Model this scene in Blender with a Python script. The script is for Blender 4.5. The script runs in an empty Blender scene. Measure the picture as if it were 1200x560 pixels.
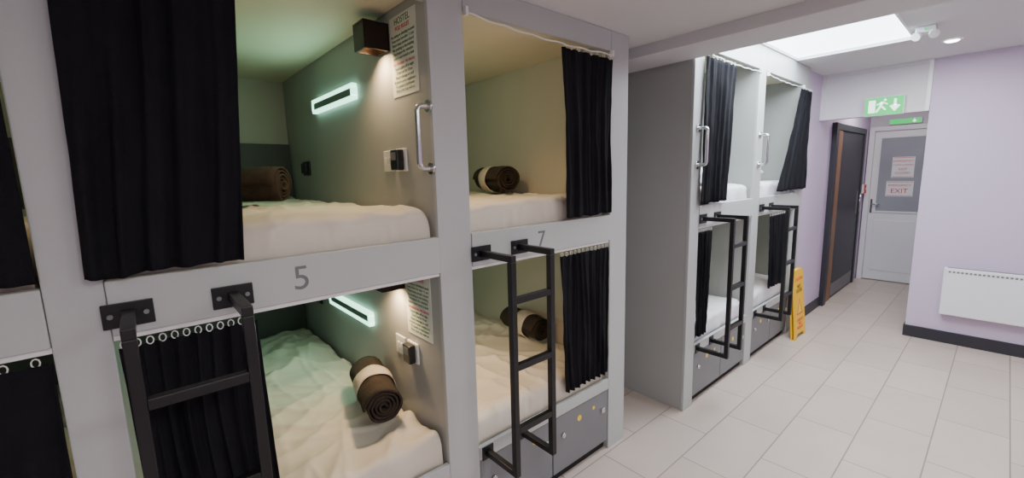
import bpy, bmesh, math, random
from mathutils import Vector, Matrix, noise
random.seed(7)
S = bpy.context.scene
COL = S.collection

# ------------------------------------------------------------------ materials
def lin(c):
    out = []
    for v in c:
        v = v/255.0
        out.append(v/12.92 if v <= 0.04045 else ((v+0.055)/1.055)**2.4)
    return out

def mat(name, rgb, rough=0.5, metal=0.0, namt=0.0, nscale=6.0, bump=0.0, bscale=60.0, emit=None, estr=0.0, sheen=0.0, spec=None):
    m = bpy.data.materials.new(name)
    m.use_nodes = True
    nt = m.node_tree
    b = nt.nodes["Principled BSDF"]
    c = lin(rgb)
    b.inputs["Base Color"].default_value = (*c, 1)
    b.inputs["Roughness"].default_value = rough
    b.inputs["Metallic"].default_value = metal
    if spec is not None:
        b.inputs["Specular IOR Level"].default_value = spec
    if sheen:
        b.inputs["Sheen Weight"].default_value = sheen
    tc = nt.nodes.new("ShaderNodeTexCoord")
    if namt > 0:
        n = nt.nodes.new("ShaderNodeTexNoise")
        n.inputs["Scale"].default_value = nscale
        n.inputs["Detail"].default_value = 5
        nt.links.new(tc.outputs["Object"], n.inputs["Vector"])
        mx = nt.nodes.new("ShaderNodeMix")
        mx.data_type = 'RGBA'
        mx.inputs[6].default_value = (*[v*(1-namt) for v in c], 1)
        mx.inputs[7].default_value = (*[min(1, v*(1+namt)) for v in c], 1)
        nt.links.new(n.outputs["Fac"], mx.inputs[0])
        nt.links.new(mx.outputs[2], b.inputs["Base Color"])
    if bump > 0:
        n2 = nt.nodes.new("ShaderNodeTexNoise")
        n2.inputs["Scale"].default_value = bscale
        n2.inputs["Detail"].default_value = 4
        nt.links.new(tc.outputs["Object"], n2.inputs["Vector"])
        bp = nt.nodes.new("ShaderNodeBump")
        bp.inputs["Strength"].default_value = bump
        bp.inputs["Distance"].default_value = 0.01
        nt.links.new(n2.outputs["Fac"], bp.inputs["Height"])
        nt.links.new(bp.outputs["Normal"], b.inputs["Normal"])
    if emit is not None:
        b.inputs["Emission Color"].default_value = (*lin(emit), 1)
        b.inputs["Emission Strength"].default_value = estr
    return m

M_post = mat("painted_board_light", (178, 181, 180), 0.45, namt=0.04, nscale=3, bump=0.03, bscale=90)
M_part = mat("painted_board_grey", (166, 168, 165), 0.5, namt=0.05, nscale=3, bump=0.03, bscale=90)
M_part7 = mat("partition_cream_tone", (190, 184, 168), 0.55, namt=0.04, nscale=3, bump=0.03, bscale=90)  # lighter, warmer tone than the grey partition board
M_rail = mat("rail_board", (178, 182, 180), 0.42, namt=0.04, nscale=4)
M_bceil = mat("bunk_ceiling_cream", (214, 208, 184), 0.7, namt=0.03)
M_bback = mat("bunk_back_panel", (190, 186, 170), 0.7, namt=0.03)
M_head = mat("headboard_dark", (84, 84, 80), 0.6, namt=0.08)
M_wall = mat("wall_lilac", (199, 184, 209), 0.75, namt=0.03, nscale=1.5, bump=0.05, bscale=120)
M_white = mat("wall_white", (214, 212, 219), 0.7, namt=0.02, nscale=2, bump=0.03, bscale=100)
M_ceil = mat("ceiling_paint", (208, 208, 210), 0.8, namt=0.03, nscale=1.5, bump=0.03, bscale=80)
M_skirt = mat("skirting_dark", (42, 42, 50), 0.5, namt=0.08)
M_black = mat("ladder_black_steel", (22, 22, 24), 0.42, metal=0.2, namt=0.15, nscale=20)
M_curt = mat("curtain_black_fabric", (27, 27, 31), 0.95, namt=0.25, nscale=14, bump=0.4, bscale=350, spec=0.12)
M_sheet = mat("sheet_cream", (216, 208, 192), 0.85, namt=0.04, nscale=5, bump=0.12, bscale=30)
M_sheet_cool = mat("sheet_cool_lit", (226, 226, 231), 0.85, namt=0.03, nscale=5, bump=0.1, bscale=30)  # whiter, bluish sheet copy: cool light on far beds put into the colour
M_blank = mat("blanket_brown", (62, 53, 46), 0.95, namt=0.35, nscale=25, bump=0.7, bscale=180, spec=0.2)
M_band = mat("blanket_band_cream", (196, 184, 166), 0.85, namt=0.06, bump=0.2, bscale=60)
M_chrome = mat("chrome", (205, 205, 205), 0.18, metal=1.0, namt=0.03)
M_lock = mat("locker_grey", (116, 118, 121), 0.5, namt=0.06, nscale=4)
M_lamp = mat("lamp_brown_metal", (44, 34, 30), 0.4, metal=0.4, namt=0.1)
M_lampglow = mat("lamp_glow", (255, 200, 140), 0.5, emit=(255, 190, 120), estr=14)
M_mint = mat("led_mint", (215, 255, 235), 0.5, emit=(180, 255, 222), estr=3.2)
M_darkp = mat("dark_plastic", (34, 34, 36), 0.35, namt=0.08)
M_core = mat("led_bar_core", (92, 104, 98), 0.4, namt=0.08)
M_whitep = mat("white_plastic", (225, 225, 222), 0.35, namt=0.02)
M_paper = mat("poster_paper", (214, 218, 210), 0.6, namt=0.02)
M_txtg = mat("poster_text_grey", (90, 96, 92), 0.7, namt=0.05)
M_txtgr = mat("poster_text_green", (60, 120, 70), 0.7, namt=0.05)
M_red = mat("sign_red", (205, 50, 60), 0.6, namt=0.05)
M_num = mat("stencil_grey", (106, 110, 112), 0.6, namt=0.08, nscale=40)
M_green = mat("exit_green", (20, 170, 80), 0.4, emit=(20, 190, 90), estr=1.2)
M_exitw = mat("exit_white", (240, 255, 245), 0.4, emit=(235, 255, 240), estr=1.6)
M_yel = mat("sign_yellow", (240, 190, 20), 0.45, namt=0.04)
M_yellab = mat("label_yellow", (235, 205, 60), 0.5, namt=0.04)
M_sky = mat("skylight_glazing", (240, 248, 255), 0.3, emit=(228, 242, 255), estr=7)
M_fill = mat("fill_panel_diffuser", (255, 255, 255), 0.4, emit=(255, 250, 242), estr=5)  # glow of the added out-of-view panels
M_wood = mat("door_wood", (132, 96, 62), 0.5, namt=0.2, nscale=8)
M_glass = mat("frosted_glass", (150, 155, 164), 0.12, namt=0.2, nscale=2.2)
M_upvc = mat("upvc_white", (230, 232, 236), 0.35, namt=0.02)
M_dark = mat("dark_gap", (12, 12, 13), 0.8, namt=0.1)

def floor_mat():
    m = bpy.data.materials.new("floor_tiles")
    m.use_nodes = True
    nt = m.node_tree
    b = nt.nodes["Principled BSDF"]
    tc = nt.nodes.new("ShaderNodeTexCoord")
    mp = nt.nodes.new("ShaderNodeMapping")
    mp.inputs["Rotation"].default_value = (0, 0, math.radians(90))
    br = nt.nodes.new("ShaderNodeTexBrick")
    br.offset = 0.5
    br.inputs["Scale"].default_value = 1.0
    br.inputs["Brick Width"].default_value = 0.6
    br.inputs["Row Height"].default_value = 0.3
    br.inputs["Mortar Size"].default_value = 0.0035
    br.inputs["Mortar Smooth"].default_value = 0.2
    br.inputs["Color1"].default_value = (*lin((200, 185, 175)), 1)
    br.inputs["Color2"].default_value = (*lin((191, 177, 167)), 1)
    br.inputs["Mortar"].default_value = (*lin((142, 131, 124)), 1)
    nt.links.new(tc.outputs["Object"], mp.inputs["Vector"])
    nt.links.new(mp.outputs["Vector"], br.inputs["Vector"])
    n = nt.nodes.new("ShaderNodeTexNoise")
    n.inputs["Scale"].default_value = 3.0
    n.inputs["Detail"].default_value = 6
    nt.links.new(tc.outputs["Object"], n.inputs["Vector"])
    mr = nt.nodes.new("ShaderNodeMapRange")
    mr.inputs["To Min"].default_value = 0.84
    mr.inputs["To Max"].default_value = 1.06
    nt.links.new(n.outputs["Fac"], mr.inputs["Value"])
    vm = nt.nodes.new("ShaderNodeVectorMath")
    vm.operation = 'SCALE'
    nt.links.new(br.outputs["Color"], vm.inputs[0])
    nt.links.new(mr.outputs["Result"], vm.inputs["Scale"])
    nt.links.new(vm.outputs["Vector"], b.inputs["Base Color"])
    b.inputs["Roughness"].default_value = 0.36
    bp = nt.nodes.new("ShaderNodeBump")
    bp.invert = True
    bp.inputs["Strength"].default_value = 0.4
    bp.inputs["Distance"].default_value = 0.003
    nt.links.new(br.outputs["Fac"], bp.inputs["Height"])
    nt.links.new(bp.outputs["Normal"], b.inputs["Normal"])
    return m
M_floor = floor_mat()

# ------------------------------------------------------------------ helpers
def mesh_obj(name, verts, faces, m=None, origin=None, smooth=False):
    o0 = Vector(origin) if origin is not None else Vector((0, 0, 0))
    me = bpy.data.meshes.new(name)
    me.from_pydata([tuple(Vector(v)-o0) for v in verts], [], faces)
    me.update()
    bm = bmesh.new(); bm.from_mesh(me)
    bmesh.ops.recalc_face_normals(bm, faces=bm.faces)
    bm.to_mesh(me); bm.free()
    ob = bpy.data.objects.new(name, me)
    ob.location = o0
    COL.objects.link(ob)
    if m: me.materials.append(m)
    if smooth:
        for p in me.polygons: p.use_smooth = True
    return ob

def box(name, x0, x1, y0, y1, z0, z1, m, bevel=0.0):
    c = ((x0+x1)/2, (y0+y1)/2, (z0+z1)/2)
    v = [(x, y, z) for x in (x0, x1) for y in (y0, y1) for z in (z0, z1)]
    f = [(0, 1, 3, 2), (4, 6, 7, 5), (0, 4, 5, 1), (2, 3, 7, 6), (0, 2, 6, 4), (1, 5, 7, 3)]
    ob = mesh_obj(name, v, f, m, c)
    if bevel > 0:
        md = ob.modifiers.new("bevel", 'BEVEL'); md.width = bevel; md.segments = 2
    return ob

def group(name, objs, origin):
    e = bpy.data.objects.new(name, None)
    e.empty_display_size = 0.1
    e.location = origin
    COL.objects.link(e)
    for o in objs:
        if o.parent is None:
            o.parent = e
            o.matrix_parent_inverse = Matrix.Translation(-Vector(origin))
    return e

def cyl(name, p0, p1, r, m, seg=20, r2=None):
    p0, p1 = Vector(p0), Vector(p1)
    d = (p1-p0).normalized()
    a = d.orthogonal().normalized(); b = d.cross(a)
    r2 = r if r2 is None else r2
    v = []
    for p, rr in ((p0, r), (p1, r2)):
        for i in range(seg):
            t = 2*math.pi*i/seg
            v.append(p + a*math.cos(t)*rr + b*math.sin(t)*rr)
    f = [(i, (i+1) % seg, seg+(i+1) % seg, seg+i) for i in range(seg)]
    f.append(tuple(range(seg))); f.append(tuple(range(seg, 2*seg)))
    ob = mesh_obj(name, v, f, m, (p0+p1)/2)
    for p in ob.data.polygons:
        if len(p.vertices) == 4: p.use_smooth = True
    return ob

def tube(name, pts, r, m, smooth_res=4, cyclic=False):
    cu = bpy.data.curves.new(name, 'CURVE'); cu.dimensions = '3D'
    sp = cu.splines.new('POLY'); sp.points.add(len(pts)-1)
    o = Vector(pts[0])
    for i, p in enumerate(pts):
        q = Vector(p)-o
        sp.points[i].co = (*q, 1)
    sp.use_cyclic_u = cyclic
    cu.bevel_depth = r; cu.bevel_resolution = smooth_res; cu.use_fill_caps = True
    tmp = bpy.data.objects.new(name+"_c", cu)
    me = bpy.data.meshes.new_from_object(tmp)
    bpy.data.objects.remove(tmp)
    ob = bpy.data.objects.new(name, me); ob.location = o
    COL.objects.link(ob); me.materials.clear(); me.materials.append(m)
    for p in me.polygons: p.use_smooth = True
    return ob

def text(name, body, loc, rot, size, m, ext=0.0006, align='CENTER', space=1.0, lines=1.0):
    cu = bpy.data.curves.new(name, 'FONT'); cu.body = body; cu.size = size
    cu.align_x = align; cu.align_y = 'CENTER'; cu.extrude = ext
    cu.space_character = space; cu.space_line = lines
    tmp = bpy.data.objects.new(name+"_c", cu)
    me = bpy.data.meshes.new_from_object(tmp)
    bpy.data.objects.remove(tmp)
    ob = bpy.data.objects.new(name, me)
    ob.location = loc; ob.rotation_euler = rot
    COL.objects.link(ob); me.materials.clear(); me.materials.append(m)
    return ob
R_Y = (math.pi/2, 0, 0)              # reads when looking towards +y
R_X = (math.pi/2, 0, math.pi/2)      # reads when looking towards -x

def flat_y(name, pts, y, m, d=0.001):
    n = len(pts)
    v = [(p[0], y, p[1]) for p in pts] + [(p[0], y-d, p[1]) for p in pts]
    f = [tuple(range(n)), tuple(range(n, 2*n))] + [(i, (i+1) % n, n+(i+1) % n, n+i) for i in range(n)]
    return mesh_obj(name, v, f, m, v[0])

def area(name, loc, sx, sy, power, col=(1, 1, 1), rot=(0, 0, 0)):
    l = bpy.data.lights.new(name, 'AREA'); l.shape = 'RECTANGLE'; l.size = sx; l.size_y = sy
    l.energy = power; l.color = col
    o = bpy.data.objects.new(name, l); o.location = loc; o.rotation_euler = rot
    COL.objects.link(o); return o

# ------------------------------------------------------------------ dims
H = 1.57
NX = -1.372       # near block front
FX = -1.267       # far block front
BACK = -3.25
ZC = 2.27; ZF = 2.457
XE = 2.4; YS = -1.6; YW = 5.27; XC = -0.503; YE = 7.65

# ------------------------------------------------------------------ room shell
box("floor", -3.4, XE+0.1, YS-0.1, YE+0.1, -0.08, 0.0, M_floor)
box("wall_left", BACK-0.1, BACK, YS, 4.80, 0, 2.6, M_white)
box("wall_rear", BACK-0.1, XE+0.1, YS-0.1, YS, 0, 2.6, M_wall)
box("wall_right", XE, XE+0.1, YS, YW+0.1, 0, 2.6, M_wall)
box("wall_heater", XC, XE, YW, YW+0.1, 0, ZF+0.1, M_wall)
box("wall_corridor_right", XC, XC+0.1, YW+0.1, YE, 0, ZF+0.1, M_wall)
box("wall_corridor_left", BACK, -1.30, 4.75, YE, 0, ZF+0.1, M_wall)
box("wall_end", -1.4, XC+0.1, YE, YE+0.1, 0, ZF+0.1, M_white)
hd = [box("panel", -1.30, XC, YW+0.005, YW+0.10, 2.03, ZF, M_white),
      box("trim_lower", -1.30, XC-0.002, YW-0.008, YW+0.005, 2.03, 2.065, M_white),
      box("trim_upper", -1.30, XC-0.002, YW-0.008, YW+0.005, ZF-0.03, ZF, M_white),
      box("trim_left", -1.30, -1.27, YW-0.009, YW+0.005, 2.03, ZF, M_white),
      box("trim_edge", XC-0.03, XC-0.002, YW-0.009, YW+0.005, 2.03, ZF, M_upvc)]
group("wall_header", hd, (-0.9, YW, 2.2))
box("ceiling", BACK, XE, YS, 2.25, ZC, ZC+0.12, M_ceil)
box("ceiling_beam", BACK, XE, 2.25, 2.547, 2.21, ZF+0.15, M_ceil, 0.004)
SX0, SX1, SY0, SY1 = -1.266, -0.52, 2.60, 4.33
c = [box("left_part", BACK, SX0, 2.547, YE, ZF, ZF+0.1, M_ceil),
     box("right_part", SX1, XE, 2.547, YE, ZF, ZF+0.1, M_ceil),
     box("near_part", SX0, SX1, 2.547, SY0, ZF, ZF+0.1, M_ceil),
     box("far_part", SX0, SX1, SY1, YE, ZF, ZF+0.1, M_ceil)]
group("ceiling", c, (0, 4, ZF))
s = [box("frame_left", SX0, SX0+0.01, SY0, SY1, ZF+0.002, ZF+0.06, M_upvc),
     box("frame_right", SX1-0.015, SX1, SY0, SY1, ZF-0.002, ZF+0.06, M_upvc),
     box("frame_near", SX0+0.01, SX1-0.015, SY0, SY0+0.015, ZF-0.002, ZF+0.06, M_upvc),
     box("frame_far", SX0+0.01, SX1-0.015, SY1-0.015, SY1, ZF-0.002, ZF+0.06, M_upvc),
     box("glazing", SX0+0.01, SX1-0.015, SY0+0.015, SY1-0.015, ZF+0.02, ZF+0.03, M_sky)]
group("window_1", s, (-0.9, 3.5, ZF+0.02))
area("skylight_daylight", (-0.89, 3.47, ZF+0.012), 0.64, 1.6, 54, (0.88, 0.95, 1.0))
box("baseboard_heater", XC-0.012, XE, YW-0.015, YW, 0, 0.105, M_skirt, 0.003)
box("baseboard_corridor_right", XC-0.013, XC, YW, YE, 0, 0.105, M_skirt, 0.003)
box("baseboard_corridor_left", -1.30, -1.285, 4.76, 5.74, 0, 0.105, M_skirt, 0.003)
box("baseboard_right", XE-0.015, XE, YS, YW, 0, 0.105, M_skirt, 0.003)
box("baseboard_rear", NX, XE, YS, YS+0.015, 0, 0.105, M_skirt, 0.003)

# ------------------------------------------------------------------ soft goods
def prof(a0, a1, n, h, r=0.035):
    L = [(a0, -h), (a0, -h*0.75), (a0, -h*0.5)]
    for k in range(0, 5):
        t = math.pi/2*k/4
        L.append((a0 + r*(1-math.cos(t)), -r*(1-math.sin(t))))
    for k in range(1, n):
        L.append((a0+r + (a1-a0-2*r)*k/n, 0))
    for k in range(4, -1, -1):
        t = math.pi/2*k/4
        L.append((a1 - r*(1-math.cos(t)), -r*(1-math.sin(t))))
    L += [(a1, -h*0.5), (a1, -h*0.75), (a1, -h)]
    return L

def fold(a, b, fa, fb, s, w):
    q = noise.noise(Vector((a*fa, b*fb, s)))
    m = 0.5+0.5*noise.noise(Vector((a*1.7, b*1.7, s+50)))
    return max(0, 1-abs(q)*w)**1.6*max(0, m)*1.5

def wr(x, y, s):
    wx = x + 0.16*noise.noise(Vector((x*1.8, y*1.8, s+3)))
    wy = y + 0.16*noise.noise(Vector((x*1.8, y*1.8, s+9)))
    h = 0
    for k, (ang, fa, fb, w, g) in enumerate(((0.35, 1.0, 6.0, 3.0, 0.8), (-0.6, 1.2, 7.5, 3.4, 0.6), (1.25, 1.4, 9.0, 4.0, 0.35))):
        t = ang + s*0.7
        a = wx*math.cos(t)+wy*math.sin(t); b = -wx*math.sin(t)+wy*math.cos(t)
        h += g*fold(a, b, fa, fb, s+13*k, w)
    return h + 0.35*noise.noise(Vector((x*2, y*2, s+40)))

def mattress(x0, x1, y0, y1, z0, z1, seed, amp, m, nx=170, ny=90):
    h = z1-z0
    px = prof(x0, x1, nx, h); py = prof(y0, y1, ny, h)
    V = []; F = []
    cx, cy = (x0+x1)/2, (y0+y1)/2
    for (x, dx) in px:
        for (y, dy) in py:
            z = z1 + max(-h, dx+dy)
            wz = wr(x, y, seed)*amp if dx > -0.05 and dy > -0.05 else 0
            xx, yy = x, y
            if dx < -0.004 and dx > -h*0.9 and x > cx:
                f = noise.noise(Vector((y*7+z*6, z*3, seed)))
                f2 = max(0, 1-abs(noise.noise(Vector((y*5-z*8, z*2, seed+7))))*3.2)**2
                xx += 0.006*f + 0.011*f2
            V.append((xx, yy, z+wz))
    nY = len(py)
    for i in range(len(px)-1):
        for j in range(nY-1):
            F.append((i*nY+j, (i+1)*nY+j, (i+1)*nY+j+1, i*nY+j+1))
    F.append(tuple([i*nY for i in range(len(px))] + [(len(px)-1)*nY+j for j in range(1, nY)] +
                   [i*nY+nY-1 for i in range(len(px)-2, -1, -1)] + [j for j in range(nY-2, 0, -1)]))
    return mesh_obj("mattress", V, F, m, (cx, cy, z0), True)

def curtain(yt0, yt1, yb0, yb1, zt, zb, x, folds, amp, seed, pinch=0.0, hooks=True, hookmat=None):
    nu, nv = int(folds*16), 40
    V = []; F = []
    for j in range(nv+1):
        v = j/nv
        y0 = yt0+(yb0-yt0)*v; y1 = yt1+(yb1-yt1)*v
        k = pinch*math.sin(math.pi*v)
        mid = (y0+y1)/2; y0 += (mid-y0)*k; y1 += (mid-y1)*k
        z = zt+(zb-zt)*v
        for i in range(nu+1):
            u = i/nu
            uu = u + 0.06*noise.noise(Vector((u*3, v*1.5, seed)))
            ph = 2*math.pi*folds*uu
            a = amp*(0.6+0.4*v)*(0.7+0.9*noise.noise(Vector((u*5, v*2, seed+5))))
            dx = a*math.sin(ph) + 0.35*a*math.sin(ph*2.3+seed+v*2)
            dx += 0.004*noise.noise(Vector((u*12, v*9, seed+30)))
            dy = 0.4*a*math.cos(ph*1.0+0.7)
            dz = 0.016*noise.noise(Vector((u*3, 0, seed+11)))*v
            V.append((x+dx, y0+(y1-y0)*u+dy, z+dz))
    for j in range(nv):
        for i in range(nu):
            a = j*(nu+1)+i
            F.append((a, a+1, a+nu+2, a+nu+1))
    ob = mesh_obj("cloth", V, F, M_curt, (x, (yt0+yt1)/2, zt), True)
    sd = ob.modifiers.new("thick", 'SOLIDIFY'); sd.thickness = 0.003
    parts = [ob]
    hm = hookmat or M_whitep
    n = max(4, int(folds*1.6))
    for i in range(n):
        y = yt0+(yt1-yt0)*(i+0.5)/n
        pts = []
        for k in range(9):
            t = 2*math.pi*k/9
            pts.append((x+0.002*math.sin(i), y+0.007*math.cos(t), zt+0.007+0.010*math.sin(t)))
        parts.append(tube("hook", pts, 0.0016, hm, 1, True))
    return group("curtain", parts, (x, (yt0+yt1)/2, zt))

def roll(cx, cy, zbase, ang, L=0.36, R=0.078, band=True, bpos=-0.03):
    ax = Vector((math.cos(ang), math.sin(ang), 0)); sd = Vector((-ax.y, ax.x, 0)); up = Vector((0, 0, 1))
    C = Vector((cx, cy, zbase+R+0.002))
    turns = 4.5; n = 150; V = []; F = []; nl = 14
    for i in range(n+1):
        f = i/n; th = 2*math.pi*turns*f
        r = 0.010+(R-0.014)*f
        for j in range(nl+1):
            g = j/nl-0.5
            rr = r*(1+0.05*noise.noise(Vector((math.cos(th)*2, math.sin(th)*2, g*5+cx))))
            endj = 0.012*noise.noise(Vector((th*0.4, g*2, cy)))*(2*abs(g))
            V.append(C + ax*(g*L+endj) + sd*(rr*math.cos(th)) + up*(rr*math.sin(th)*0.95))
    for i in range(n):
        for j in range(nl):
            a = i*(nl+1)+j
            F.append((a, a+1, a+nl+2, a+nl+1))
    ob = mesh_obj("rolled_cloth", V, F, M_blank, C, True)
    md = ob.modifiers.new("thick", 'SOLIDIFY'); md.thickness = 0.009; md.offset = 0
    parts = [ob]
    if band:
        V = []; F = []; seg = 40
        for j in range(5):
            g = -0.05+0.1*j/4
            for i in range(seg):
                t = 2*math.pi*i/seg
                rr = (R+0.004)*(1+0.02*math.sin(5*t+j))
                V.append(C+ax*(bpos+g)+sd*(rr*math.cos(t))+up*(rr*math.sin(t)*0.96))
        for j in range(4):
            for i in range(seg):
                F.append((j*seg+i, j*seg+(i+1) % seg, (j+1)*seg+(i+1) % seg, (j+1)*seg+i))
        b = mesh_obj("band", V, F, M_band, C, True)
        md = b.modifiers.new("thick", 'SOLIDIFY'); md.thickness = 0.003
        parts.append(b)
    return group("rolled_blanket", parts, C)

def pillow(cx, cy, cz, lx, ly, lz, m, seed):
    V = []; F = []; n = 32
    for side in (1, -1):
        for i in range(n+1):
            for j in range(n+1):
                u = -1+2*i/n; v = -1+2*j/n
                e = max(0, (1-abs(u)**3.2)*(1-abs(v)**3.2))**0.5
                z = side*lz/2*e + 0.006*noise.noise(Vector((u*3, v*3, seed)))*e*2
                k = 1-0.05*(u*u+v*v)*0.5
                V.append((cx+u*lx/2*k, cy+v*ly/2*k, cz+lz/2+z))
    N = (n+1)**2
    for s_ in range(2):
        for i in range(n):
            for j in range(n):
                a = s_*N+i*(n+1)+j
                F.append((a, a+1, a+n+2, a+n+1))
    ob = mesh_obj("pillow", V, F, m, (cx, cy, cz), True)
    bm = bmesh.new(); bm.from_mesh(ob.data)
    bmesh.ops.remove_doubles(bm, verts=bm.verts, dist=0.0008)
    bmesh.ops.recalc_face_normals(bm, faces=bm.faces)
    bm.to_mesh(ob.data); bm.free()
    for p in ob.data.polygons: p.use_smooth = True
    return ob

# ------------------------------------------------------------------ bunk column
RT, RB = 1.347, 1.212
def bunk(y0, y1, fx, ztop, zceil, number=None, ny=None, cream=False):
    """pod column between posts y0..y1"""
    p = []
    g = 0.001
    p.append(box("upper_platform", BACK+g, fx-0.03, y0+g, y1-g, 1.215, 1.30, M_part))
    p.append(box("upper_rail", fx-0.03, fx+0.004, y0+g, y1-g, RB, RT, M_rail, 0.003))
    p.append(box("lower_platform", BACK+g, fx-0.02, y0+g, y1-g, 0.345, 0.395, M_part))
    p.append(box("lower_rail", fx-0.02, fx, y0+g, y1-g, 0.365, 0.425, M_post, 0.002))
    p.append(box("fascia", fx-0.03, fx, y0+g, y1-g, ztop, zceil-g, M_post, 0.002))
    p.append(box("pod_ceiling", BACK+g, fx-0.031, y0+g, y1-g, ztop+0.044, ztop+0.06, M_bceil))
    p.append(box("back_panel", BACK+g, BACK+0.012, y0+g, y1-g, 1.30, ztop+0.044, M_bback))
    p.append(box("headboard", BACK+0.012, BACK+0.035, y0+g, y1-g, 1.30, 1.81, M_head, 0.003))
    p.append(box("back_panel_lower", BACK+g, BACK+0.012, y0+g, y1-g, 0.395, 1.215, M_bback))
    p.append(box("headboard_lower", BACK+0.012, BACK+0.035, y0+g, y1-g, 0.395, 0.95, M_head, 0.003))
    p.append(box("curtain_track", fx-0.022, fx-0.008, y0+g, y1-g, RB-0.014, RB, M_whitep))
    if cream:  # thin sheets give the right partition face its cream tone
        p.append(box("side_face_upper", BACK+0.036, fx-0.035, y1-0.006, y1-0.0012, 1.301, ztop+0.043, M_part7))
        p.append(box("side_face_lower", BACK+0.036, fx-0.035, y1-0.006, y1-0.0012, 0.396, 1.214, M_part7))
    if number:
        t = text("number", number, (fx+0.0045, ny, (RT+RB)/2-0.002), R_X, 0.102, M_num, space=1)
        p.append(t)
    b = group("bunk_bed", p, ((fx+BACK)/2, (y0+y1)/2, 0))
    w = (y1-y0)/2
    for k in range(2):
        a = y0+k*w+0.004; c_ = y0+(k+1)*w-0.004
        q = [box("carcass", fx-0.5, fx-0.024, a, c_, 0.05, 0.34, M_lock),
             box("door", fx-0.023, fx-0.004, a, c_, 0.055, 0.36, M_lock, 0.003),
             box("plinth", fx-0.05, fx-0.03, a, c_, 0.0, 0.05, M_dark),
             cyl("lock", (fx-0.004, a+0.07, 0.25), (fx+0.008, a+0.07, 0.25), 0.012, M_chrome),
             cyl("label", (fx-0.004, a+0.2, 0.29), (fx-0.002, a+0.2, 0.29), 0.016, M_yellab),
             cyl("label_small", (fx-0.004, a+0.32, 0.30), (fx-0.002, a+0.32, 0.30), 0.010, M_yellab),
             box("hasp", fx-0.004, fx+0.004, c_-0.06, c_-0.03, 0.24, 0.27, M_chrome, 0.002)]
        group("locker", q, (fx-0.25, (a+c_)/2, 0.05))
    return b

def partition(name, y0, y1, fx, z1):
    q = [box("panel", BACK+0.001, fx-0.02, y0+0.002, y1-0.002, 0, z1-0.001, M_part),
         box("post_front", fx-0.02, fx, y0, y1, 0, z1-0.001, M_post, 0.003)]
    return group(name, q, ((fx+BACK)/2, (y0+y1)/2, 0))

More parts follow.
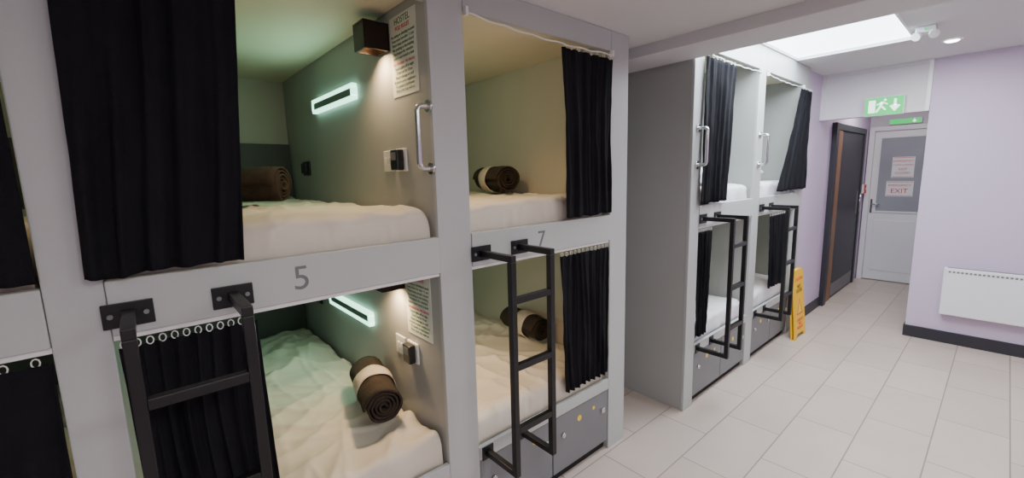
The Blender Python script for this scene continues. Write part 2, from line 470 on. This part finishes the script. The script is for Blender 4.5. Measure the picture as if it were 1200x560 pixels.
def fit_side(yf, z_lamp, z_bar, z_post, z_sw, fx=NX, light=2.2, flip=False, mint=1.6):
    """fixtures on a partition face at y=yf (facing -y, or +y when flipped)"""
    made = []
    o = fx-NX
    yt = yf
    yf = yf+0.002
    x = -1.72+o
    hh = 0.052
    q = [box("back", x-0.05, x+0.05, yf-0.012, yf, z_lamp-hh, z_lamp+hh, M_lamp, 0.002),
         box("shade_top", x-0.05, x+0.05, yf-0.105, yf-0.012, z_lamp+hh-0.012, z_lamp+hh, M_lamp, 0.002),
         box("shade_front", x-0.05, x+0.05, yf-0.105, yf-0.095, z_lamp-hh, z_lamp+hh-0.012, M_lamp, 0.002),
         box("shade_left", x-0.05, x-0.042, yf-0.095, yf-0.012, z_lamp-hh, z_lamp+hh-0.012, M_lamp),
         box("shade_right", x+0.042, x+0.05, yf-0.095, yf-0.012, z_lamp-hh, z_lamp+hh-0.012, M_lamp),
         cyl("bulb", (x, yf-0.053, z_lamp+0.038), (x, yf-0.053, z_lamp-0.02), 0.024, M_lampglow)]
    l = bpy.data.lights.new("lamp_beam", 'SPOT'); l.energy = light*6; l.color = (1.0, 0.68, 0.38)
    l.spot_size = math.radians(146); l.spot_blend = 0.8; l.shadow_soft_size = 0.03
    lo = bpy.data.objects.new("lamp_beam", l); lo.location = (x, yf-0.053, z_lamp-0.048)
    lo.rotation_euler = (math.radians(-4), 0, 0)
    COL.objects.link(lo); q.append(lo)
    made.append(group("wall_lamp", q, (x, yf, z_lamp)))
    xa, xb = -2.60+o, -2.02+o
    q = [box("core", xa+0.018, xb-0.018, yf-0.024, yf, z_bar-0.017, z_bar+0.017, M_core, 0.002),
         box("glow_top", xa, xb, yf-0.028, yf-0.001, z_bar+0.018, z_bar+0.036, M_mint, 0.004),
         box("glow_bottom", xa, xb, yf-0.028, yf-0.001, z_bar-0.036, z_bar-0.018, M_mint, 0.004),
         box("glow_left", xa, xa+0.016, yf-0.028, yf-0.001, z_bar-0.018, z_bar+0.018, M_mint),
         box("glow_right", xb-0.016, xb, yf-0.028, yf-0.001, z_bar-0.018, z_bar+0.018, M_mint)]
    ml = area("bar_light", ((xa+xb)/2, yf-0.032, z_bar), xb-xa, 0.05, mint, (0.45, 1.0, 0.72), (-math.pi/2, 0, 0))
    q.append(ml)
    made.append(group("led_light_bar", q, ((xa+xb)/2, yf, z_bar)))
    xa, xb = -1.66+o, -1.455+o
    z0, z1 = z_post-0.148, z_post+0.148
    q = [box("sheet", xa, xb, yf-0.002, yf, z0, z1, M_paper)]
    xc = (xa+xb)/2
    q.append(text("title", "HOSTEL", (xc, yf-0.003, z1-0.022), R_Y, 0.034, M_txtgr, 0.0002))
    q.append(text("subtitle", "POD RULES", (xc, yf-0.003, z1-0.048), R_Y, 0.022, M_red, 0.0002))
    rules = ["No eating or drinking in pods", "Keep noise low after 11 pm", "Please keep curtains closed",
             "No smoking in the building", "Use lockers for valuables", "Return your towel at desk",
             "Switch lights off at night", "Check out by 10 am", "Report damage to staff",
             "Be kind to your neighbours", "No guests in bedrooms", "Enjoy your stay with us"]
    q.append(text("rules", "\n".join(rules[0:6]), (xc, yf-0.003, z_post+0.035), R_Y, 0.0155, M_txtgr, 0.0002, lines=1.05))
    q.append(text("rules_lower", "\n".join(rules[6:]), (xc, yf-0.003, z_post-0.085), R_Y, 0.0155, M_txtgr, 0.0002, lines=1.05))
    q.append(text("rules_mid", "NO SMOKING  NO DRUGS", (xc, yf-0.003, z_post-0.028), R_Y, 0.014, M_red, 0.0002))
    made.append(group("notice_poster", q, (xc, yf, z_post)))
    x = -1.735+o
    q = [box("plate", x-0.043, x+0.043, yf-0.008, yf, z_sw-0.043, z_sw+0.043, M_whitep, 0.003),
         box("rocker_left", x-0.022, x-0.004, yf-0.013, yf-0.008, z_sw-0.014, z_sw+0.014, M_whitep, 0.002),
         box("rocker_right", x+0.004, x+0.022, yf-0.013, yf-0.008, z_sw-0.014, z_sw+0.014, M_whitep, 0.002)]
    made.append(group("light_switch", q, (x, yf, z_sw)))
    x = -1.62+o
    q = [box("plate", x-0.045, x+0.045, yf-0.01, yf, z_sw-0.045, z_sw+0.045, M_whitep, 0.003),
         box("holder", x-0.03, x+0.03, yf-0.04, yf-0.01, z_sw-0.04, z_sw+0.04, M_darkp, 0.004),
         box("slot", x-0.02, x+0.02, yf-0.042, yf-0.04, z_sw+0.0, z_sw+0.03, M_lock)]
    made.append(group("card_key_switch", q, (x, yf, z_sw)))
    x = -2.87+o
    q = [box("plate", x-0.06, x+0.06, yf-0.012, yf, z_sw-0.043, z_sw+0.043, M_darkp, 0.003),
         box("socket", x-0.04, x+0.04, yf-0.03, yf-0.012, z_sw-0.03, z_sw+0.03, M_darkp, 0.004)]
    made.append(group("power_socket", q, (x, yf, z_sw)))
    if flip:
        for e in made:
            e.rotation_euler = (0, 0, math.pi)
            e.location.y = yt-0.002

def handle_side(x, yf, z0, z1, b=0.055):
    pts = []
    for k in range(7):
        t = math.pi/2*k/6
        pts.append((x, yf-(b-0.02)-0.02*math.sin(t), z0+0.02-0.02*math.cos(t)))
    pts2 = [(x, yf-(b-0.02)-0.02*math.sin(math.pi/2*k/6), z1-0.02+0.02*math.cos(math.pi/2*k/6)) for k in range(6, -1, -1)]
    al = [(x, yf, z0)]+pts+pts2+[(x, yf, z1)]
    q = [tube("bar", al, 0.010, M_chrome, 5)]
    for z in (z0, z1):
        q.append(cyl("flange", (x, yf, z), (x, yf-0.008, z), 0.022, M_chrome))
    group("grab_handle", q, (x, yf, (z0+z1)/2))

def handle_front(fx, y, z0, z1, b=0.06):
    pts = [(fx+(b-0.02)+0.02*math.sin(math.pi/2*k/6), y, z0+0.02-0.02*math.cos(math.pi/2*k/6)) for k in range(7)]
    pts2 = [(fx+(b-0.02)+0.02*math.sin(math.pi/2*k/6), y, z1-0.02+0.02*math.cos(math.pi/2*k/6)) for k in range(6, -1, -1)]
    q = [tube("bar", [(fx, y, z0)]+pts+pts2+[(fx, y, z1)], 0.010, M_chrome, 5)]
    for z in (z0, z1):
        q.append(cyl("flange", (fx, y, z), (fx+0.008, y, z), 0.024, M_chrome))
    group("grab_handle", q, (fx, y, (z0+z1)/2))

def ladder(ya, yb, fx):
    xr = fx+0.0045; xs = fx+0.19; t = 0.0125; zt = 1.262; zb = 0.39
    q = []
    for y in (ya, yb):
        q.append(box("plate_top", xr, xr+0.006, y-0.048, y+0.048, zt-0.03, zt+0.03, M_black, 0.002))
        for dy in (-0.033, 0.033):
            q.append(cyl("bolt", (xr+0.006, y+dy, zt), (xr+0.010, y+dy, zt), 0.006, M_lock, 8))
        q.append(box("arm_top", xr+0.006, xs+t, y-t, y+t, zt-t, zt+t, M_black, 0.002))
        q.append(box("stile", xs-t, xs+t, y-t, y+t, zb-t, zt-t, M_black, 0.002))
        q.append(box("arm_bottom", fx+0.006, xs-t, y-t, y+t, zb-t, zb+t, M_black, 0.002))
        q.append(box("plate_bottom", fx+0.0005, fx+0.006, y-0.03, y+0.03, zb-0.03, zb+0.03, M_black, 0.002))
    for z in (1.10, 0.834, 0.572):
        q.append(box("rung", xs-t, xs+t, ya+t, yb-t, z-t, z+t, M_black, 0.002))
    group("bunk_ladder", q, (xs, (ya+yb)/2, zb))

partition("bunk_partition", -1.20, -1.085, NX, ZC)
partition("bunk_partition", -0.175, -0.075, NX, ZC)
partition("bunk_partition", 0.835, 0.983, NX, ZC)
partition("bunk_partition", 1.889, 2.04, NX, ZC)
bunk(-1.085, -0.175, NX, 2.17, ZC)
bunk(-0.075, 0.835, NX, 2.17, ZC, "5", 0.352)
bunk(0.983, 1.889, NX, 2.17, ZC, "7", 1.37, cream=True)
D = -0.05
partition("bunk_partition", 2.61+D, 2.73+D, FX, ZF)
partition("bunk_partition", 3.60+D, 3.73+D, FX, ZF)
partition("bunk_partition", 4.60+D, 4.748, FX, ZF)
bunk(2.73+D, 3.60+D, FX, 2.29, ZF)
bunk(3.73+D, 4.60+D, FX, 2.29, ZF)

fit_side(0.835, 2.12, 1.97, 2.033, 1.64, light=2.2, mint=1.8)
fit_side(0.835, 1.15, 0.875, 1.055, 0.826, light=2.0, mint=1.8)
for yf in (-1.085, 0.983):
    fit_side(yf, 2.12, 1.97, 2.033, 1.64, light=3.0, flip=True, mint=0.4)
    fit_side(yf, 1.15, 0.875, 1.055, 0.826, light=2.4, flip=True, mint=0.4)
for yf in (2.73+D, 3.73+D):
    fit_side(yf, 2.10, 1.97, 2.033, 1.64, fx=FX, light=0.6, flip=True, mint=0.2)
    fit_side(yf, 1.15, 0.875, 1.055, 0.826, fx=FX, light=0.6, flip=True, mint=0.2)
handle_side(-1.392, 0.836, 1.60, 1.82, 0.05)
handle_side(-1.405, 1.890, 1.60, 1.82)
handle_front(FX, 2.67+D, 1.60, 1.82)
handle_front(FX, 3.66+D, 1.60, 1.82)

g = 0.012
for k, (a, b_) in enumerate(((-1.085, -0.175), (-0.075, 0.835), (0.983, 1.889))):
    mattress(BACK+0.04, NX-0.045, a+g, b_-g, 1.302, 1.446, 1.7+k*3.1, 0.016, M_sheet)
    mattress(BACK+0.04, NX-0.040, a+g, b_-g, 0.397, 0.530, 4.2+k*2.7, 0.03, M_sheet)
for k, (a, b_) in enumerate(((2.73+D, 3.60+D), (3.73+D, 4.60+D))):
    mattress(BACK+0.04, FX-0.045, a+g, b_-g, 1.302, 1.450, 11.7+k*3.1, 0.014, M_sheet_cool, 60, 34)
    mattress(BACK+0.04, FX-0.040, a+g, b_-g, 0.397, 0.540, 14.2+k*2.7, 0.018, M_sheet_cool, 60, 34)

roll(-2.28, 0.355, 1.462, math.radians(50), band=False, R=0.088, L=0.42)
roll(-1.775, 0.715, 0.562, math.radians(-13), R=0.082, L=0.38, bpos=-0.01)
roll(-2.15, 1.75, 1.460, math.radians(-14), R=0.084, L=0.36)
roll(-1.93, 1.775, 0.56, math.radians(-6), R=0.078, L=0.34, bpos=0.02)
pillow(-1.62, 4.03, 1.472, 0.36, 0.55, 0.13, M_sheet_cool, 2)
pillow(-1.6, 3.20, 1.472, 0.36, 0.5, 0.12, M_sheet_cool, 5)

curtain(-0.078, 0.262, -0.105, 0.205, 2.18, 1.362, NX+0.03, 5, 0.015, 1)
curtain(-0.07, 0.225, -0.06, 0.235, RB-0.035, 0.50, NX-0.008, 8, 0.014, 2)
curtain(1.50, 1.880, 1.53, 1.880, 2.125, 1.362, NX+0.014, 5, 0.014, 3, pinch=0.06)
curtain(1.50, 1.880, 1.54, 1.875, RB-0.035, 0.47, NX-0.004, 8, 0.015, 4)
curtain(2.66, 3.08, 2.64, 3.03, 2.24, 1.362, FX+0.022, 5, 0.014, 5)
curtain(2.735+D, 2.93+D, 2.735+D, 2.91+D, RB-0.035, 0.47, FX-0.004, 5, 0.014, 6)
curtain(4.40, 4.72, 3.98, 4.72, 2.24, 1.38, FX+0.03, 5, 0.016, 7)
curtain(3.99+D, 4.42+D, 4.05+D, 4.42+D, RB-0.035, 0.55, FX-0.004, 6, 0.016, 8)
curtain(-0.7, -0.18, -0.7, -0.18, 2.12, 1.362, NX+0.014, 7, 0.014, 9)
curtain(-0.75, -0.18, -0.75, -0.18, RB-0.035, 0.45, NX-0.004, 8, 0.014, 10)

def wire(y0, y1, x, z0, z1, sag):
    pts = []
    for i in range(25):
        f = i/24
        pts.append((x, y0+(y1-y0)*f, z0+(z1-z0)*f-sag*4*f*(1-f)+0.003*math.sin(f*37)))
    q = [tube("wire", pts, 0.0035, M_whitep, 2)]
    q.append(box("bracket_a", x-0.012, x+0.008, y0, y0+0.012, z0-0.01, z0+0.02, M_whitep, 0.002))
    q.append(box("bracket_b", x-0.012, x+0.008, y1-0.012, y1, z1-0.01, z1+0.02, M_whitep, 0.002))
    group("curtain_wire", q, (x, y0, z0))
wire(0.985, 1.887, NX+0.012, 2.16, 2.15, 0.015)
wire(-0.073, 0.833, NX+0.012, 2.20, 2.20, 0.010)
wire(2.732+D, 3.598+D, FX+0.012, 2.265, 2.265, 0.012)
wire(3.732+D, 4.598+D, FX+0.012, 2.265, 2.265, 0.012)

ladder(-0.04, 0.175, NX)
ladder(1.025, 1.232, NX)
ladder(2.775+D, 2.98+D, FX)
ladder(3.775+D, 3.98+D, FX)

# ------------------------------------------------------------------ heater
hx0, hx1 = -0.29, 0.62
q = [box("body", hx0, hx1, YW-0.075, YW-0.015, 0.27, 0.684, M_upvc, 0.008),
     box("wall_bracket", hx0+0.1, hx1-0.1, YW-0.015, YW, 0.32, 0.62, M_upvc)]
n = 34
for i in range(n):
    x = hx0+0.03+(hx1-hx0-0.06)*i/n
    q.append(box("slot", x, x+0.016, YW-0.0765, YW-0.074, 0.645, 0.660, M_lock))
q.append(box("grille_top", hx0+0.02, hx1-0.02, YW-0.066, YW-0.022, 0.683, 0.6855, M_lock))
group("panel_heater", q, ((hx0+hx1)/2, YW, 0.27))

# ------------------------------------------------------------------ exit sign
ex, ez = -0.805, 2.105
q = [box("housing", ex-0.14, ex+0.14, YW-0.045, YW-0.009, ez-0.083, ez+0.083, M_upvc, 0.003),
     box("face", ex-0.135, ex+0.135, YW-0.047, YW-0.045, ez-0.078, ez+0.078, M_green)]
yy = YW-0.0475
def fy(n_, pts): q.append(flat_y(n_, [(ex+a, ez+b) for a, b in pts], yy, M_exitw))
fy("doorway", [(-0.11, -0.055), (-0.06, -0.055), (-0.06, 0.055), (-0.11, 0.055)])
fy("torso", [(-0.035, -0.005), (-0.015, 0.0), (0.0, 0.035), (-0.02, 0.04)])
fy("head", [(0.006+0.011*math.cos(t*0.6283), 0.052+0.011*math.sin(t*0.6283)) for t in range(10)])
fy("leg_front", [(-0.035, -0.005), (-0.02, -0.01), (-0.045, -0.055), (-0.058, -0.05)])
fy("leg_back", [(-0.022, -0.005), (-0.012, 0.002), (0.018, -0.03), (0.01, -0.04)])
fy("arm_front", [(-0.02, 0.035), (-0.015, 0.025), (-0.05, 0.008), (-0.052, 0.018)])
fy("arm_back", [(-0.004, 0.034), (0.0, 0.024), (0.024, 0.008), (0.03, 0.016)])
fy("arrow_stem", [(0.068, 0.0), (0.086, 0.0), (0.086, 0.055), (0.068, 0.055)])
fy("arrow_head", [(0.077, -0.055), (0.115, -0.005), (0.086, 0.005), (0.068, 0.005), (0.039, -0.005)])
group("exit_sign", q, (ex, YW, ez))
q = [box("housing", -1.10, -0.78, YE-0.05, YE-0.001, 2.095, 2.165, M_upvc, 0.003),
     box("face", -1.09, -0.79, YE-0.052, YE-0.05, 2.10, 2.16, M_green),
     box("arrow_stem", -0.86, -0.848, YE-0.0535, YE-0.052, 2.13, 2.152, M_exitw)]
q.append(flat_y("arrow_head", [(-0.854, 2.108), (-0.83, 2.13), (-0.878, 2.13)], YE-0.052, M_exitw))
group("exit_sign", q, (-0.94, YE, 2.13))

# ------------------------------------------------------------------ far door
dx0, dx1, dy = -1.29, -0.56, YE-0.001
q = [box("frame_left", dx0, dx0+0.06, dy-0.07, dy, 0, 2.08, M_upvc, 0.004),
     box("frame_right", dx1-0.06+0.04, dx1+0.04, dy-0.07, dy, 0, 2.08, M_upvc, 0.004),
     box("frame_top", dx0+0.06, dx1-0.02, dy-0.07, dy, 2.02, 2.08, M_upvc, 0.004),
     box("leaf", dx0+0.062, dx1-0.022, dy-0.045, dy-0.005, 0.01, 2.018, M_upvc, 0.003),
     box("glass", dx0+0.13, dx1-0.09, dy-0.05, dy-0.044, 0.955, 1.93, M_glass),
     box("bead_left", dx0+0.115, dx0+0.135, dy-0.056, dy-0.044, 0.94, 1.945, M_upvc, 0.003),
     box("bead_right", dx1-0.095, dx1-0.075, dy-0.056, dy-0.044, 0.94, 1.945, M_upvc, 0.003),
     box("bead_top", dx0+0.135, dx1-0.095, dy-0.056, dy-0.044, 1.925, 1.945, M_upvc, 0.003),
     box("bead_bottom", dx0+0.135, dx1-0.095, dy-0.056, dy-0.044, 0.94, 0.96, M_upvc, 0.003),
     box("lower_panel", dx0+0.13, dx1-0.09, dy-0.052, dy-0.044, 0.14, 0.84, M_upvc, 0.008),
     box("handle_plate", dx0+0.075, dx0+0.10, dy-0.055, dy-0.044, 0.93, 1.12, M_chrome, 0.003),
     cyl("handle_lever", (dx0+0.088, dy-0.075, 1.05), (dx0+0.18, dy-0.075, 1.05), 0.008, M_chrome)]
group("door_1", q, ((dx0+dx1)/2, dy, 0))
def notice(xc, zc, w, h, lines, y, name):
    q = [box("sheet", xc-w/2, xc+w/2, y-0.003, y, zc-h/2, zc+h/2, M_upvc),
         box("border_top", xc-w/2+0.008, xc+w/2-0.008, y-0.004, y-0.003, zc+h/2-0.014, zc+h/2-0.008, M_red),
         box("border_bottom", xc-w/2+0.008, xc+w/2-0.008, y-0.004, y-0.003, zc-h/2+0.008, zc-h/2+0.014, M_red)]
    for s_, dz, sz in lines:
        q.append(text("lettering", s_, (xc, y-0.0045, zc+dz), R_Y, sz, M_red, 0.0003))
    group(name, q, (xc, y, zc))
notice(-0.915, 1.54, 0.22, 0.27, [("EMERGENCY", 0.08, 0.036), ("DOOR ALARMED", 0.03, 0.026), ("KEEP", -0.025, 0.04), ("CLOSED", -0.075, 0.04)], dy-0.051, "door_notice")
notice(-0.93, 1.26, 0.27, 0.2, [("EMERGENCY", 0.045, 0.04), ("EXIT", -0.03, 0.085)], dy-0.051, "door_notice")

# side door in corridor left wall
xw = -1.299
q = [box("frame_outer", xw, xw+0.045, 5.76, 5.86, 0, 2.04, M_skirt, 0.003),
     box("jamb_wood", xw, xw+0.025, 5.86, 6.12, 0, 1.97, M_wood, 0.003),
     box("frame_far", xw, xw+0.03, 7.22, 7.30, 0, 2.04, M_skirt, 0.003),
     box("frame_top", xw, xw+0.035, 5.86, 7.22, 1.97, 2.04, M_skirt, 0.003),
     box("leaf", xw, xw+0.018, 6.123, 7.217, 0.005, 1.968, M_skirt, 0.002),
     box("kick_plate", xw+0.018, xw+0.02, 6.16, 7.18, 0.03, 0.18, M_lock),
     box("push_plate", xw+0.018, xw+0.02, 7.10, 7.17, 0.95, 1.25, M_lock),
     cyl("handle", (xw+0.05, 7.135, 0.98), (xw+0.05, 7.135, 1.22), 0.009, M_chrome)]
group("door_2", q, (xw, 6.5, 0))
q = [box("pattress", -1.30, -1.269, 7.44, 7.50, 1.2, 1.32, M_whitep, 0.003),
     box("back", -1.269, -1.254, 7.44, 7.50, 1.2, 1.32, M_red, 0.003),
     cyl("button", (-1.254, 7.47, 1.26), (-1.246, 7.47, 1.26), 0.02, M_whitep)]
group("fire_call_point", q, (-1.28, 7.47, 1.26))

# ------------------------------------------------------------------ wet floor sign
def prism_x(name, pts, x0, x1, m):
    n = len(pts)
    V = [(x0, a, b) for a, b in pts]+[(x1, a, b) for a, b in pts]
    F = [tuple(range(n)), tuple(range(n, 2*n))]+[(i, (i+1) % n, n+(i+1) % n, n+i) for i in range(n)]
    return mesh_obj(name, V, F, m, (x0, pts[0][0], 0))
yc = 4.56
pts = [(-0.14, 0), (-0.09, 0), (-0.08, 0.04), (0.08, 0.04), (0.09, 0), (0.14, 0), (0.12, 0.60), (0.10, 0.64), (-0.10, 0.64), (-0.12, 0.60)]
pts = [(yc+a*1.1, b) for a, b in pts]
q = [prism_x("panel_front", pts, -1.175, -1.163, M_yel), prism_x("panel_back", pts, -1.20, -1.188, M_yel),
     cyl("hinge", (-1.182, yc-0.09, 0.635), (-1.182, yc+0.09, 0.635), 0.014, M_yel, 12)]
tri = [(yc-0.08, 0.22), (yc+0.08, 0.22), (yc, 0.37)]
q.append(prism_x("warning_triangle", tri, -1.163, -1.1615, M_red))
tri = [(yc-0.058, 0.232), (yc+0.058, 0.232), (yc, 0.345)]
q.append(prism_x("warning_inner", tri, -1.1615, -1.1605, M_yellab))
q.append(text("caution", "CAUTION", (-1.1622, yc, 0.55), R_X, 0.045, M_red))
q.append(text("wet_floor", "WET\nFLOOR", (-1.1622, yc, 0.46), R_X, 0.05, M_black, lines=0.8))
q.append(text("lower_words", "CUIDADO\nPISO\nMOJADO", (-1.1622, yc, 0.13), R_X, 0.04, M_red, lines=0.9))
e = group("wet_floor_sign", q, (-1.163, yc, 0))
e.rotation_euler = (0, math.radians(-5), 0)
e.location.x = -1.145

# ------------------------------------------------------------------ ceiling fixtures
def downlight(x, y, z, power, col=(1, 0.96, 0.9)):
    V = []; F = []; seg = 32
    for r, zz in ((0.055, z-0.001), (0.053, z-0.006), (0.042, z-0.006), (0.038, z-0.002)):
        for i in range(seg):
            t = 2*math.pi*i/seg
            V.append((x+r*math.cos(t), y+r*math.sin(t), zz))
    for j in range(3):
        for i in range(seg):
            F.append((j*seg+i, j*seg+(i+1) % seg, (j+1)*seg+(i+1) % seg, (j+1)*seg+i))
    a = mesh_obj("bezel", V, F, M_upvc, (x, y, z), True)
    b = cyl("lens", (x, y, z-0.0005), (x, y, z-0.012), 0.045, M_dl, 20, 0.03)
    l = bpy.data.lights.new("beam", 'AREA'); l.shape = 'DISK'; l.size = 0.08; l.energy = power; l.color = col
    lo = bpy.data.objects.new("beam", l); lo.location = (x, y, z-0.014); COL.objects.link(lo)
    group("ceiling_downlight", [a, b, lo], (x, y, z))
M_dl = mat("downlight_lens", (255, 255, 255), 0.4, emit=(255, 250, 240), estr=18)
downlight(-0.36, 4.60, ZF, 7.5)
downlight(1.1, 4.55, ZF, 10)  # unseen downlight, added to light the far zone
downlight(1.1, 3.2, ZF, 10)  # likewise unseen and added for far zone light
downlight(-0.9, 6.5, ZF, 13)  # added out of view to light the corridor

def fill_panel(x, y, z, power):  # fill lights outside the view, added and dressed as ceiling panels
    q = [box("frame_a", x-0.3, x+0.3, y-0.3, y-0.285, z-0.02, z-0.001, M_upvc),
         box("frame_b", x-0.3, x+0.3, y+0.285, y+0.3, z-0.02, z-0.001, M_upvc),
         box("frame_c", x-0.3, x-0.285, y-0.285, y+0.285, z-0.02, z-0.001, M_upvc),
         box("frame_d", x+0.285, x+0.3, y-0.285, y+0.285, z-0.02, z-0.001, M_upvc),
         box("diffuser", x-0.285, x+0.285, y-0.285, y+0.285, z-0.014, z-0.001, M_fill),
         area("fill_panel_light", (x, y, z-0.025), 0.55, 0.55, power, (1, 0.98, 0.95))]
    group("unseen_fill_panel", q, (x, y, z))
fill_panel(0.75, 0.35, ZC, 21)
fill_panel(1.3, -0.9, ZC, 12)
fill_panel(1.0, 1.75, ZC, 16)

x, y = -0.44, 4.02
q = [box("body", x-0.05, x+0.05, y-0.045, y+0.045, ZF-0.04, ZF-0.001, M_upvc, 0.006),
     cyl("head_left", (x-0.03, y-0.03, ZF-0.045), (x-0.045, y-0.06, ZF-0.065), 0.018, M_upvc, 20, 0.027),
     cyl("head_right", (x+0.03, y-0.03, ZF-0.045), (x+0.045, y-0.06, ZF-0.065), 0.018, M_upvc, 20, 0.027),
     cyl("indicator", (x, y-0.051, ZF-0.025), (x, y-0.044, ZF-0.025), 0.008, M_green, 10)]
group("emergency_light", q, (x, y, ZF))

# ------------------------------------------------------------------ world + camera
w = bpy.data.worlds.new("world"); S.world = w; w.use_nodes = True
w.node_tree.nodes["Background"].inputs[0].default_value = (0.75, 0.82, 0.9, 1)
w.node_tree.nodes["Background"].inputs[1].default_value = 0.4

right = Vector((0.6590, 0.7508, -0.0250)).normalized()
fwd = Vector((-0.7462, 0.6504, -0.1474)).normalized()
up = right.cross(fwd).normalized()
right = fwd.cross(up).normalized()
cam = bpy.data.cameras.new("camera"); cam.sensor_width = 36; cam.lens = 36*505/1200
cam.clip_start = 0.02
co = bpy.data.objects.new("camera", cam); COL.objects.link(co)
R = Matrix((right, up, -fwd)).transposed().to_4x4()
co.matrix_world = Matrix.Translation((0, 0, H)) @ R
S.camera = co
